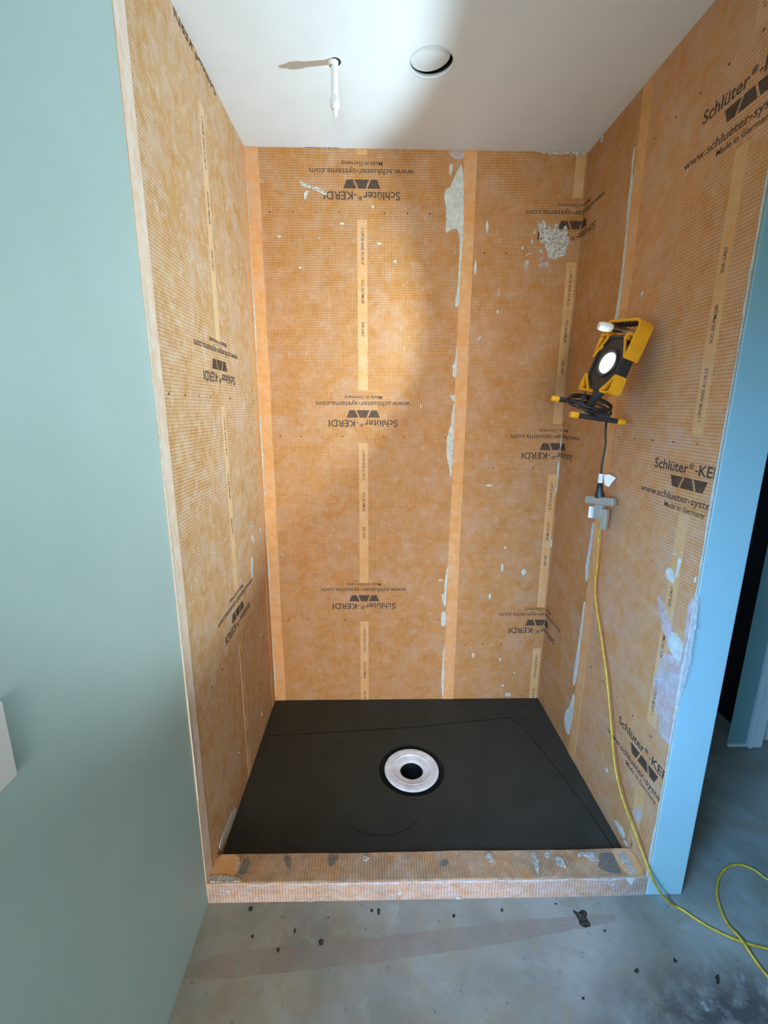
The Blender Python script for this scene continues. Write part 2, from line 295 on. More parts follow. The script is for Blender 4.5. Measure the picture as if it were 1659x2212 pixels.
M_bandl = membrane('edge_band_fleece', orange=(0.66, 0.40, 0.22), pale=(0.76, 0.58, 0.43), chalk=(0.84, 0.78, 0.71), grid=False, seed=9.0, dust=0.6, stretch=0.45, pale_lo=0.3, pale_hi=0.5)  # whitened by mortar dust, which also stands in for lamp light on the band
M_strip = membrane('label_strip_fleece', orange=(0.61, 0.32, 0.115), pale=(0.66, 0.41, 0.20), grid=False, seed=2.0)
M_strip_l = membrane('label_strip_fleece_left', orange=(0.72, 0.46, 0.20), pale=(0.80, 0.58, 0.36), grid=False, seed=6.0)
M_print = plain('printing_ink', (0.075, 0.045, 0.028), 0.7, var=0.35, scale=60)
M_print2 = plain('small_printing_ink', (0.115, 0.068, 0.042), 0.7, var=0.3, scale=60)
M_hole = plain('pinhole_mark', (0.13, 0.06, 0.035), 0.8)
def patchy(name, col, lo, hi, a0, a1, scale=60, rough_=.85):
    m, N, K, P = new_mat(name)
    tc = N.new('ShaderNodeTexCoord'); o = tc.outputs['Object']
    K.new(ramp(N, K, noise(N, K, o, scale*.7, 4), .3, .7, tuple(c*.82 for c in col), tuple(min(1, c*1.1) for c in col)), P.inputs['Base Color'])
    K.new(ramp(N, K, noise(N, K, o, scale, 5, .65), lo, hi, (a0,)*3, (a1,)*3), P.inputs['Alpha'])
    P.inputs['Roughness'].default_value = rough_; P.inputs['Specular IOR Level'].default_value = .25
    return m
M_mortar = patchy('white_mortar', (0.58, 0.63, 0.59), .30, .46, .72, 1.0, 60)
M_scrape = patchy('scraped_mortar', (0.62, 0.66, 0.62), .38, .52, .05, .95, 130)
M_paint = plain('pale_green_wall_paint', (0.405, 0.545, 0.525), 0.55, var=0.025, scale=5, bump=0.02)
M_paint_shade = plain('shaded_wall_paint', (0.20, 0.36, 0.38), 0.55, var=0.03, scale=5)  # wall paint darkened so the far wall reads as shaded
M_jamb = plain('blue_tinted_wall_end_paint', (0.38, 0.60, 0.66), 0.55, var=0.02, scale=6, bump=0.02)  # wall paint shifted blue to stand in for daylight on the wall end
M_ceil = plain('white_ceiling_paint', (0.75, 0.82, 0.87), 0.75, var=0.02, scale=8, bump=0.03)
M_trimw = plain('white_trim_paint', (0.72, 0.73, 0.71), 0.4, var=0.03, scale=10)
M_doorw = plain('pale_door_paint', (0.62, 0.63, 0.62), 0.45, var=0.03, scale=10)
M_dark_door = plain('unlit_passage_black', (0.006, 0.006, 0.007), 0.7, var=0.3, scale=14, spec=0.1)  # near-black leaf colour stands in for darkness of the unlit passage
M_tray = plain('dark_foam_tray', (0.037, 0.038, 0.029), 0.75, var=0.16, scale=7, bump=0.06, spec=0.3)
M_trench = plain('drain_trench', (0.014, 0.015, 0.012), 0.9, var=0.4, scale=60, bump=0.4, spec=0.2)
M_flange = plain('drain_flange_plastic', (0.86, 0.86, 0.86), 0.45, var=0.16, scale=22)
M_pipe_in = plain('black_drain_pipe', (0.006, 0.006, 0.006), 0.6)
M_white_pl = plain('white_plastic', (0.78, 0.80, 0.79), 0.35, var=0.03)
M_gap = plain('painted_gap_shade', (0.03, 0.028, 0.026), 0.9)  # near-black colour stands in for shade inside the ceiling holes
M_yel = plain('yellow_plastic', (0.80, 0.37, 0.012), 0.42, var=0.05, scale=30)
M_blk = plain('black_plastic', (0.022, 0.025, 0.028), 0.42, var=0.15, scale=30)
M_rub = plain('black_cable_rubber', (0.018, 0.02, 0.022), 0.45)
M_chrome = plain('brushed_metal', (0.62, 0.62, 0.60), 0.28, metal=1.0, var=0.05)
M_tape = plain('white_thread_tape', (0.85, 0.87, 0.86), 0.5)
M_paper = plain('white_paper_label', (0.82, 0.84, 0.84), 0.6, var=0.02)
M_clear = plain('translucent_vinyl', (0.46, 0.46, 0.40), 0.35, trans=0.35)
M_stain = patchy('dark_floor_stain', (0.020, 0.017, 0.014), .30, .62, .30, .95, 120)
M_dab = patchy('pale_floor_dab', (0.42, 0.43, 0.41), .30, .65, .15, .75, 120)
M_kstain = patchy('grey_mortar_stain', (0.19, 0.19, 0.16), .32, .6, .3, .95, 60)
M_kmort = patchy('pale_curb_mortar', (0.52, 0.54, 0.51), .36, .58, .15, .92, 85)

def cord_mat():
    m, N, K, P = new_mat('yellow_cord_jacket')
    tc = N.new('ShaderNodeTexCoord'); n1 = noise(N, K, tc.outputs['Object'], 55, 3)
    K.new(ramp(N, K, n1, 0.35, 0.7, (0.46, 0.28, 0.03), (0.74, 0.45, 0.04)), P.inputs['Base Color']); P.inputs['Roughness'].default_value = 0.45
    return m
M_cord = cord_mat()

def haze_mat():
    m, N, K, P = new_mat('thin_mortar_haze')
    tc = N.new('ShaderNodeTexCoord'); n1 = noise(N, K, tc.outputs['Object'], 30, 5, 0.65)
    P.inputs['Base Color'].default_value = (0.66, 0.63, 0.66, 1); P.inputs['Roughness'].default_value = 0.85
    K.new(ramp(N, K, n1, 0.30, 0.72, (0.25,)*3, (0.85,)*3), P.inputs['Alpha'])
    return m
M_haze = haze_mat()

def emit_mat(name, col, s):
    m, N, K, P = new_mat(name)
    P.inputs['Base Color'].default_value = (0.9, 0.9, 0.9, 1); P.inputs['Emission Color'].default_value = (*col, 1); P.inputs['Emission Strength'].default_value = s
    return m
M_led = emit_mat('lit_lens', (0.86, 0.95, 1.0), 26)
M_red = emit_mat('red_pilot_light', (1.0, 0.12, 0.08), 3)
M_glass = plain('window_glass', (0.9, 0.95, 0.95), 0.05, trans=1.0, var=0.0)

def floor_mat():
    """bare concrete slab: cloudy grey, brown blotches, a muddy patch by the doorway, fine specks"""
    m, N, K, P = new_mat('concrete_slab')
    tc = N.new('ShaderNodeTexCoord'); o = tc.outputs['Object']
    c = ramp(N, K, noise(N, K, o, 3.2, 6, 0.6, 0.4), 0.30, 0.72, (0.175, 0.168, 0.138), (0.36, 0.345, 0.305))
    c = mix_col(N, K, math_node(N, K, 'MULTIPLY', ramp(N, K, noise(N, K, o, 9, 5, 0.65, 0.6), 0.46, 0.68), 0.6), c, (0.26, 0.20, 0.12))
    c = mix_col(N, K, math_node(N, K, 'MULTIPLY', ramp(N, K, noise(N, K, o, 7.3, 6, 0.6, 1.0), 0.60, 0.80), 0.6), c, (0.40, 0.41, 0.40))
    sep = N.new('ShaderNodeSeparateXYZ'); K.new(o, sep.inputs[0])
    dx = math_node(N, K, 'DIVIDE', math_node(N, K, 'SUBTRACT', sep.outputs[0], 1.60), 0.46); dy = math_node(N, K, 'DIVIDE', math_node(N, K, 'SUBTRACT', sep.outputs[1], -1.43), 0.21)
    d = math_node(N, K, 'SQRT', math_node(N, K, 'ADD', math_node(N, K, 'MULTIPLY', dx, dx), math_node(N, K, 'MULTIPLY', dy, dy)))
    mud = math_node(N, K, 'MULTIPLY', ramp(N, K, d, 0.35, 1.15, (1, 1, 1), (0, 0, 0)), ramp(N, K, noise(N, K, o, 15, 6, 0.7, 0.15), 0.36, 0.56))
    c = mix_col(N, K, math_node(N, K, 'MULTIPLY', mud, 0.85), c, (0.045, 0.038, 0.034))
    c = mix_col(N, K, math_node(N, K, 'MULTIPLY', ramp(N, K, noise(N, K, o, 48, 4, 0.55, 0.3), 0.66, 0.74), 0.75), c, (0.05, 0.045, 0.04))
    K.new(c, P.inputs['Base Color'])
    K.new(ramp(N, K, noise(N, K, o, 12, 4), 0.3, 0.7, (0.45,)*3, (0.75,)*3), P.inputs['Roughness'])
    b = N.new('ShaderNodeBump'); b.inputs['Strength'].default_value = 0.25; b.inputs['Distance'].default_value = 0.003
    K.new(noise(N, K, o, 38, 6, 0.65), b.inputs['Height']); K.new(b.outputs[0], P.inputs['Normal'])
    return m
M_floor = floor_mat()
M_fband = patchy('faded_membrane_strip', (0.42, 0.315, 0.26), .25, .75, .10, .55, 7)

# ------------------------------------------------------------------ the setting
DR = (0.745, -0.508)            # drain centre
CAN = (0.7595, -0.508)          # round hole in the ceiling
FLX, FLY0, FLY1 = 3.4, -6.2, 1.3
YR, DX0, DX1 = -3.05, 0.10, 0.97     # unseen rear wall; doorway sized to keep fill off wall end and far wall

mb = MB(); v, f = ring_plate(0, FLX, FLY0, FLY1, DR, 0.062, lambda x, y: FL, 1); mb.add(v, f)
mb.add([(0, FLY0, FL-.12), (FLX, FLY0, FL-.12), (FLX, FLY1, FL-.12), (0, FLY1, FL-.12)], [(3, 2, 1, 0)])
floor = tag(mb.build('floor', M_floor), 'bare grey stained concrete floor in front of the shower', 'floor', kind='structure')

mb = MB(); v, f = ring_plate(-0.12, FLX+.12, FLY0-.12, FLY1+.12, CAN, 0.073, lambda x, y: H, 1); mb.add(v, [q[::-1] for q in f])
mb.add([(-.12, FLY0-.12, H+.2), (FLX+.12, FLY0-.12, H+.2), (FLX+.12, FLY1+.12, H+.2), (-.12, FLY1+.12, H+.2)], [(0, 1, 2, 3)])
ceiling = tag(mb.build('ceiling', M_ceil), 'smooth white painted ceiling over the shower', 'ceiling', kind='structure')

# left wall, with the window opening beside the camera
WY0, WY1, WZ0, WZ1 = -2.70, -1.74, 1.19, 2.14
mb = MB()
mb.box((-.12, FLY0-.12, FL), (0, WY0, H)); mb.box((-.12, WY1, FL), (0, 0.12, H)); mb.box((-.12, WY0, FL), (0, WY1, WZ0)); mb.box((-.12, WY0, WZ1), (0, WY1, H))
wall_left = tag(mb.build('wall_left', M_paint), 'pale green painted wall along the left side', 'wall', kind='structure')
mb = MB(); mb.box((0.0025, 0, FL), (W+.128, .12, H))
wall_back = tag(mb.build('wall_back', M_paint), 'shower back wall covered in orange membrane', 'wall', kind='structure')
mb = MB(); mb.box((W+.002, YC1, FL), (XJ, -.0005, H))
wall_right = tag(mb.build('wall_right', M_jamb, bevel=0.004), 'shower right wall whose painted end faces the room', 'wall', kind='structure')
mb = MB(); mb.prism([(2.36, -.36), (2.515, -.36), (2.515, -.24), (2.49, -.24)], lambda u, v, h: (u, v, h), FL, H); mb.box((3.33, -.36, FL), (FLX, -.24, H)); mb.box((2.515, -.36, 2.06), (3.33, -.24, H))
wall_far = tag(mb.build('wall_far', M_paint_shade), 'dim green wall with a door beyond the shower wall', 'wall', kind='structure')
mb = MB(); mb.box((FLX, FLY0-.12, FL), (FLX+.12, FLY1+.12, H))
tag(mb.build('wall_side', M_paint), 'pale green wall on the far right of the room', 'wall', kind='structure')
mb = MB(); mb.box((XJ, FLY1, FL), (FLX, FLY1+.12, H))
tag(mb.build('wall_end', M_paint), 'pale green wall closing the passage behind the dark door', 'wall', kind='structure')
mb = MB(); mb.box((0, YR-.12, FL), (DX0, YR, H)); mb.box((DX1, YR-.12, FL), (FLX, YR, H)); mb.box((DX0, YR-.12, 2.08), (DX1, YR, H))
tag(mb.build('wall_rear', M_paint), 'unseen pale green wall with a doorway shaped for the fill light', 'wall', kind='structure')
mb = MB(); mb.box((1.10, FLY0, FL), (1.22, YR-.12, H))
tag(mb.build('wall_corridor', M_paint), 'plain wall along the invented corridor behind the camera', 'wall', kind='structure')
mb = MB(); mb.box((0, FLY0-.12, FL), (.06, FLY0, H)); mb.box((.98, FLY0-.12, FL), (FLX, FLY0, H)); mb.box((.06, FLY0-.12, 2.22), (.98, FLY0, H))
tag(mb.build('wall_corridor_end', M_paint), 'end wall of the invented corridor with its glazed door', 'wall', kind='structure')
gd = empty('door_3', (.06, FLY0, FL)); tag(gd, 'invented glazed door behind the fill light in the unseen corridor', 'door', kind='structure')
for a, b in (((.0, -.08, .0), (.07, -.04, 2.24)), ((.85, -.08, .0), (.92, -.04, 2.24)), ((.07, -.08, .0), (.85, -.04, .18)), ((.07, -.08, 2.14), (.85, -.04, 2.24))):
    mb = MB(); mb.box(a, b); mb.build('door_rail', M_trimw, gd)
mb = MB(); mb.box((.07, -.064, .18), (.85, -.058, 2.14)); mb.build('pane', M_glass, gd)

# window in the left wall; the end of its apron shows at the left edge of the photograph
win = empty('window_1', (0, WY1, WZ0)); tag(win, 'white window whose lower trim shows at the left edge', 'window', kind='structure')
mw = Matrix.Translation(Vector((0, -WY1, -WZ0)))
def local(mb, t): mb.v = [tuple(Vector(p)+t) for p in mb.v]; return mb
T0 = Vector((0, -WY1, -WZ0))
mb = MB(); mb.box((-.10, WY0, WZ0), (-.05, WY0+.04, WZ1)); mb.box((-.10, WY1-.04, WZ0), (-.05, WY1, WZ1)); mb.box((-.10, WY0+.04, WZ0), (-.05, WY1-.04, WZ0+.04)); mb.box((-.10, WY0+.04, WZ1-.04), (-.05, WY1-.04, WZ1)); mb.box((-.095, WY0+.04, 1.64), (-.055, WY1-.04, 1.68))
local(mb, T0).build('window_frame', M_trimw, win)
for z0, z1 in ((WZ0+.04, 1.64), (1.68, WZ1-.04)):
    mb = MB(); mb.box((-.078, WY0+.04, z0), (-.074, WY1-.04, z1)); local(mb, T0).build('pane', M_glass, win)
mb = MB(); mb.box((0.0, WY0-.075, 1.067), (0.008, -1.670, 1.20)); local(mb, T0).build('window_apron', M_trimw, win, bevel=.002)

# door and casing in the far wall
door = empty('door_1', (2.515, -.36, FL)); tag(door, 'pale closed door with white casing beyond the shower wall', 'door', kind='structure')
T1 = Vector((-2.515, .36, -FL))
mb = MB(); mb.box((2.535, -.335, FL+.006), (3.31, -.295, 2.04)); slab = local(mb, T1).build('door_slab', M_doorw, door, bevel=.002)
for x0, x1, z0, z1 in ((2.62, 2.88, .15, .95), (2.96, 3.22, .15, .95), (2.62, 2.88, 1.1, 1.9), (2.96, 3.22, 1.1, 1.9)):
    mb = MB(); mb.box((x0, -.341, FL+z0), (x1, -.3345, FL+z1)); local(mb, T1).build('door_panel', M_doorw, door, bevel=.004)
for x0, x1, z0, z1 in ((2.455, 2.527, FL, 2.13), (3.318, 3.39, FL, 2.13), (2.527, 3.318, 2.055, 2.13)):
    mb = MB(); mb.box((x0, -.378, z0), (x1, -.360, z1)); mb.box((x0 if x0 < 3 else x0+.0, -.385, z0), (x0+.018 if z0 < 0 else x1, -.378, z1)); local(mb, T1).build('casing', M_trimw, door, bevel=.003)
mb = MB(); mb.box((2.362, -.372, FL), (2.455, -.360, FL+.012))
tag(mb.build('baseboard_far', M_trimw, bevel=.002), 'low pale strip along the foot of the far wall', 'baseboard', kind='structure')
dd = empty('door_2', (2.50, -.21, FL)); tag(dd, 'near-black door leaf standing in for the unlit passage', 'door', kind='structure')
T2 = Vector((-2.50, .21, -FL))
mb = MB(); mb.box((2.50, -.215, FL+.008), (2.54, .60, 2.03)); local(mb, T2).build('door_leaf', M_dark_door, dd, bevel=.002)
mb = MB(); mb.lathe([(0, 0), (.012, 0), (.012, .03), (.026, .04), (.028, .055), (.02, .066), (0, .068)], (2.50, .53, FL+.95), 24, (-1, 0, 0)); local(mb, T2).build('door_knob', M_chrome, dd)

# ------------------------------------------------------------------ membrane sheets, bands and prints
def poly_clean(bm):
    bmesh.ops.remove_doubles(bm, verts=bm.verts, dist=1e-6)

def sheet(name, quads, mat, parent, th=0.002):
    """quads: (map, u0, u1, v0, v1, u offset for uv)"""
    mb = MB()
    for mp, u0, u1, v0, v1, fu in quads:
        b = len(mb.v); pts = [(u0, v0), (u1, v0), (u1, v1), (u0, v1)]
        mb.prism(pts, mp, -th*0.9, 0.0)
        for k in range(len(mb.uv)-6, len(mb.uv)):
            mb.uv[k] = [(fu(p[0]), p[1]) for p in mb.uv[k]]
    return mb.build(name, mat, parent, fixn=True)

ident = lambda u: u
sheet1 = sheet('membrane_sheet', [(mB, 0.002, 1.02, 0, H, ident)], M_mem_b, wall_back)
sheet2 = sheet('membrane_sheet', [(mB, 1.02, W, 0, H, ident)], M_mem_c, wall_back)
sheet2r = sheet('membrane_sheet', [(mR, -0.47, -0.0012, 0, H, lambda u: W-u)], M_mem_c, wall_right)
sheet3 = sheet('membrane_sheet', [(mR, YC1+.0005, -0.47, 0, H, lambda u: W-u)], M_mem_r, wall_right)
sheet4 = sheet('membrane_sheet', [(mL, YC1, -0.0005, 0, H, lambda u: -u)], M_mem_l, wall_left)
for o, l in ((sheet1, 'orange gridded membrane sheet'), (sheet2, 'orange gridded membrane sheet meeting the right corner'), (sheet2r, 'orange gridded membrane sheet folded round from the back wall'), (sheet3, 'orange gridded membrane sheet'), (sheet4, 'orange gridded membrane sheet with chalky streaks, paled as if lamp-lit')): o['label'] = l

def band(name, mp, pts, mat, parent, th=0.0014):
    mb = MB(); mb.prism(pts, mp, 0.0, th); return mb.build(name, mat, parent, fixn=True)
def wob(u0, u1, z0, z1, n=14, a=0.0016):
    L = [(u0+random.uniform(-a, a), z0+(z1-z0)*i/n) for i in range(n+1)]; Rr = [(u1+random.uniform(-a, a), z0+(z1-z0)*i/n) for i in range(n+1)]
    return L + Rr[::-1]
band('seam_band', mB, wob(0.968, 1.026, 0.0, H-.002), M_band, wall_back)
mb = MB(); mb.prism(wob(0.0012, 0.062, 0.0, H-.002), mB, 0, .0014); mb.build('corner_band', M_band, wall_back, fixn=True)
mb = MB(); mb.prism(wob(-0.062, -0.0015, 0.0, H-.002), mL, 0, .0012); mb.build('corner_band', M_band, wall_left, fixn=True)
band('seam_band', mR, [(-0.425, 0.0), (-0.425, H-.002)] + [(-0.425-0.062-random.uniform(0, .004), H-.002-(H-.004)*i/14) for i in range(15)], M_band, wall_right)
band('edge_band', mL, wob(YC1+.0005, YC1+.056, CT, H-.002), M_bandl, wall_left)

# text is flat print: a font outline turned into a flat mesh
def text2d(s, width, height=None, align='c'):
    cu = bpy.data.curves.new('t', 'FONT'); cu.body = s; cu.size = 1.0; cu.resolution_u = 3; cu.offset = 0.014
    ob = bpy.data.objects.new('t', cu); COL.objects.link(ob)
    dg = bpy.context.evaluated_depsgraph_get(); me = bpy.data.meshes.new_from_object(ob.evaluated_get(dg))
    V = [(p.co.x, p.co.y) for p in me.vertices]; F = [tuple(p.vertices) for p in me.polygons]
    bpy.data.objects.remove(ob, do_unlink=True); bpy.data.curves.remove(cu); bpy.data.meshes.remove(me)
    x0 = min(p[0] for p in V); x1 = max(p[0] for p in V); k = width/(x1-x0)
    ky = k if height is None else height/0.73
    return [((p[0]-(x0+x1)/2)*k, p[1]*ky) for p in V], F

def join2d(parts):
    V = []; F = []
    for v, f in parts:
        b = len(V); V += v; F += [tuple(b+k for k in q) for q in f]
    return V, F
def shift(vf, du, dv): return [(a+du, b+dv) for a, b in vf[0]], vf[1]
def trap(x0, x1, x2, x3, y0, y1): return [(x0, y0), (x1, y0), (x2, y1), (x3, y1)], [(0, 1, 2, 3)]

T_name = join2d([shift(text2d('Schl\u00fcter', 0.166, 0.034), -0.0885, 0), shift(text2d('\u00ae', 0.019, 0.0175), 0.008, 0.0165), trap(.0245, .0365, .0365, .0245, .010, .0145), shift(text2d('KERDI', 0.131, 0.034), 0.106, 0)])
T_www = shift(text2d('www.schlueter-systems.com', 0.464, 0.0245), 0, -0.0895)
T_made = shift(text2d('Made in Germany', 0.184, 0.0165), 0, -0.117)
LOGO_BIG = join2d([T_name, trap(-.068, -.040, -.0245, -.082, -.048, -.0125), trap(-.0315, .0315, .0165, -.0165, -.048, -.0125), trap(.040, .068, .082, .0245, -.048, -.0125)])
LOGO_SMALL = join2d([T_www, T_made])
STRIP_TXT = [text2d('c UPC\u00ae ANSI A118.10', 0.150, 0.0135), text2d('ICC-ES PMG\u00ae', 0.100, 0.0135), text2d('ESR-2467', 0.064, 0.0135)]
STRIP_POS = [0.111, 0.304, 0.468]

def place2d(vf, fn, name, mat, parent, clip=(), h=0.0006, mp=mB):
    """vf moved by fn to wall (u,v); clip: (point, normal) half-planes that are cut away; then mapped on the wall"""
    bm = bmesh.new(); vs = [bm.verts.new((*fn(a, b), 0)) for a, b in vf[0]]
    for q in vf[1]:
        try: bm.faces.new([vs[k] for k in q])
        except ValueError: pass
    for co, no in clip:
        bmesh.ops.bisect_plane(bm, geom=bm.verts[:]+bm.edges[:]+bm.faces[:], plane_co=(*co, 0), plane_no=(*no, 0), clear_outer=True)
    if not bm.faces: bm.free(); return None
    for p in bm.verts: p.co = mp(p.co.x, p.co.y, h)
    me = bpy.data.meshes.new(name); bm.to_mesh(me); bm.free(); me.materials.append(mat)
    return link(bpy.data.objects.new(name, me), parent)

flip = lambda uc, zb: (lambda a, b: (uc-a, zb-b))
mS2 = lambda u, v, h: (W-h, -(u-W), v)      # continuation of the back wall round the corner
top_clip = ((0, H-.003), (0, 1)); bot_clip = ((0, 0.002), (0, -1))
def logos(fn, parent, clip, mp):
    place2d(LOGO_BIG, fn, 'printed_logo', M_print, parent, clip, mp=mp); place2d(LOGO_SMALL, fn, 'printed_address', M_print2, parent, clip, mp=mp)

def strip(parent, uc, z0, z1, mp, sgn, upside, mat=None):
    """pale printed strip between two logos; z0 is where its lettering begins"""
    a, b = max(min(z0, z1), 0.0), min(max(z0, z1), H-.002)
    w = 0.0225
    pts = [(uc-w, a), (uc+w, a), (uc+w, b), (uc-w, b)]
    mb = MB(); mb.prism(pts, mp, 0, .0007); mb.build('label_strip', mat or M_strip, parent, fixn=True)
    for t, pz in zip(STRIP_TXT, STRIP_POS):
        # upright strips read upwards, upside-down ones downwards
        fn = (lambda x, y, pz=pz: (uc-sgn*(y-.005), z0+pz+x)) if not upside else (lambda x, y, pz=pz: (uc+sgn*(y-.005), z0-pz-x))
        place2d(t, fn, 'strip_lettering', M_print2, parent, [top_clip, bot_clip], h=.0011, mp=mp)

for zb_ in (2.579, 1.578, 0.597):
    logos(flip(0.515, zb_), sheet1, [top_clip], mB)
for zs in (3.47, 2.469, 1.465, 0.490): strip(sheet1, 0.515, zs, zs-.748, mB, 1, True)
for zb_ in (2.427, 1.420, 0.447):
    logos(flip(1.492, zb_), sheet2, [((W-.0004, 0), (1, 0))], mB)
    logos(flip(1.492, zb_), sheet2r, [((W+.0016, 0), (-1, 0))], mS2)
for zs in (3.305, 2.302, 1.308, 0.320): strip(sheet2, 1.489, zs, zs-.738, mB, 1, True)
# right wall, upright: reading direction is towards -y
mR2 = lambda u, v, h: (W-h, -u, v)
for zb_ in (2.437, 1.447, 0.452):
    logos(lambda a, b, zb_=zb_: (0.955+a, zb_+b), sheet3, [((-YC1-.002, 0), (1, 0)), top_clip], mR2)
for zs in (2.554, 1.565, 0.585, -0.41): strip(sheet3, 0.962, zs if zs != 2.554 else 2.554, zs+.735, mR2, 1, False)
# left wall, upside down: reading direction +y
for zb_ in (2.755, 1.757, 0.776):
    logos(lambda a, b, zb_=zb_: (-0.535-a, zb_-b), sheet4, [top_clip], mL)
for zs in (2.607, 1.640, 0.663): strip(sheet4, -0.533, zs, zs-.735, mL, 1, True, M_strip_l)

def pinholes(parent, pts, mp):
    mb = MB()
    for u, v in pts:
        n = 7; rr = random.uniform(.0032, .0048); mb.prism([(u+rr*math.cos(2*math.pi*k/n), v+.8*rr*math.sin(2*math.pi*k/n)) for k in range(n)], mp, 0, .0008)
    mb.build('pinhole_row', M_hole, parent, fixn=True)
for z in (2.495, 1.496, 0.50): pinholes(sheet1, [(0.101+.1032*k, z+random.uniform(-.001, .001)) for k in range(9) if abs(.101+.1032*k-.515) > .03], mB)
for z in (2.337, 1.340, 0.345): pinholes(sheet2, [(1.078+.1032*k, z) for k in range(4)], mB)
for z in (2.53, 1.530, 0.535): pinholes(sheet3, [(-0.535-.109*k, z+.002*k) for k in range(5)], mR)
for z in (1.672, 0.68): pinholes(sheet4, [(-0.982+.109*k, z) for k in (0, 1, 2, 3, 5, 7)], mL)

# ------------------------------------------------------------------ mortar smears
def chaikin(pts):
    out = []; n = len(pts)
    for i in range(n):
        a = pts[i]; b = pts[(i+1) % n]; out += [(a[0]*.78+b[0]*.22, a[1]*.78+b[1]*.22), (a[0]*.22+b[0]*.78, a[1]*.22+b[1]*.78)]
    return out
def rough(pts, rng, sub=0.012, amp=0.0018):
    out = []; pts = chaikin(pts)
    n = len(pts)
    for i in range(n):
        a = pts[i]; b = pts[(i+1) % n]; d = math.dist(a, b); k = max(1, int(d/sub))
        for j in range(k):
            t = j/k; out.append((a[0]+(b[0]-a[0])*t+rng.uniform(-amp, amp), a[1]+(b[1]-a[1])*t+rng.uniform(-amp, amp)))
    return out
rng = random.Random(11)
PAR = {'B': wall_back, 'R': wall_right, 'L': wall_left}
def clampz(poly, zmax=H-.001, zmin=.001): return [(u, min(max(v, zmin), zmax)) for u, v in poly]
def smear(key, par, mat, name, h=.0024, amp=.0011, cz=True):
    base = mat
    for i, poly in enumerate(SMEARS[key]):
        mat = M_scrape if key == 'B_s' and (i >= 14 or i in (2, 5)) else base
        p = clampz(poly) if cz else poly
        mb = MB(); mb.prism(rough(p, rng, .006, amp), MAPS[key[0]], 0.0, h*rng.uniform(.85, 1.25), bottom=False); mb.build(name, mat, par, fixn=True)
def blots(key, par, mat, name, h=.002, cz=True):
    for u, v, ru, rv in BLOTS[key]:
        n = 11; p = [(u+ru*math.cos(2*math.pi*k/n)*rng.uniform(.6, 1.15), v+rv*math.sin(2*math.pi*k/n)*rng.uniform(.6, 1.15)) for k in range(n)]
        if cz: p = clampz(p)
        mb = MB(); mb.prism(chaikin(p), MAPS[key], 0.0, h*rng.uniform(.8, 1.2), bottom=False); mb.build(name, mat, par, fixn=True)
smear('B_s', wall_back, M_mortar, 'mortar_smear'); smear('B_h', wall_back, M_haze, 'mortar_haze', .0009); blots('B', wall_back, M_mortar, 'mortar_speck')
smear('R_s', wall_right, M_mortar, 'mortar_smear'); smear('R_h', wall_right, M_haze, 'mortar_haze', .0012, .003); blots('R', wall_right, M_mortar, 'mortar_speck')
smear('L_s', wall_left, M_mortar, 'mortar_smear', amp=.0008); blots('L', wall_left, M_mortar, 'mortar_speck')
SMEARS['B_c'] = [[(min(u, W-.001), v) for u, v in p] for p in SMEARS['BC']]; smear('B_c', wall_back, M_mortar, 'mortar_bead', .003, .0006)
# thin bead of mortar in the left rear corner and along the painted wall end
def bead(mp, u, z0, z1, w, par, name, step=.03, inv=False):
    n = int((z1-z0)/step); L = []; Rr = []
    for i in range(n+1):
        z = z0+(z1-z0)*i/n; ww = max(.0012, w*(.55+.45*math.sin(i*.31)+rng.uniform(-.35, .35)))
        L.append((u, z)); Rr.append((u+ww*(-1 if inv else 1), z))
    mb = MB(); mb.prism(L+Rr[::-1], mp, 0, .003); return mb.build(name, M_mortar, par, fixn=True)
bead(mB, 0.0035, 0.03, 2.36, .0062, wall_back, 'mortar_bead'); bead(mB, 0.004, 2.40, 2.62, .003, wall_back, 'mortar_bead')
bead(mR, YC1+.001, 0.02, H-.01, .0075, wall_right, 'plaster_bead')
bead(mL, YC1+.001, 0.40, 1.9, .004, wall_left, 'plaster_bead')

# ------------------------------------------------------------------ shower tray with its drain hole
def trayz(x, y):
    d = math.hypot((x-DR[0])/0.75, (y-DR[1])/0.5); return -0.012*max(0, 1-d)
tray = empty('shower_tray', (DR[0], DR[1], FL)); tag(tray, 'dark flat shower tray between the orange walls', 'shower tray')
T3 = Vector((-DR[0], -DR[1], -FL))
mb = MB(); v, f = ring_plate(.0008, W-.0008, YC0, -.0008, DR, 0.152, trayz, 8, 72); mb.add(v, f)
v2, f2 = ring_plate(.0008, W-.0008, YC0, -.0008, DR, 0.152, lambda x, y: FL+.0005, 1, 72); mb.add(v2, [q[::-1] for q in f2])
local(mb, T3).build('tray_surface', M_tray, tray)
mb = MB(); mb.lathe([(.152, trayz(DR[0]+.152, DR[1])), (.148, -.021), (.062, -.021)], (DR[0], DR[1], 0), 64); local(mb, T3).build('drain_recess', M_trench, tray)
def groove(pts, w=.0022):
    P = []; Q = []
    for i, (x, y) in enumerate(pts):
        a = Vector(pts[max(i-1, 0)]); b = Vector(pts[min(i+1, len(pts)-1)]); t = (b-a).normalized(); P.append((x-t.y*w, y+t.x*w)); Q.append((x+t.y*w, y-t.x*w))
    mb = MB(); o = P+Q[::-1]; mb.prism(o, lambda u, v, h: (u, v, trayz(u, v)+h), -.001, .0008); local(mb, T3).build('panel_joint', M_trench, tray, fixn=True)
groove([(0.003, -.292), (.4, -.26), (.794, -.228), (1.10, -.190), (1.31, -.166)]); groove([(1.31, -.166), (1.37, -.30), (1.43, -.56), (1.475, -.80), (1.49, -.955)], .0016)
cv = [(0.60+.15*math.cos(a), -.745-.1*math.sin(a)) for a in [math.pi*k/14 for k in range(0, 15)]]; groove(cv, .0010)

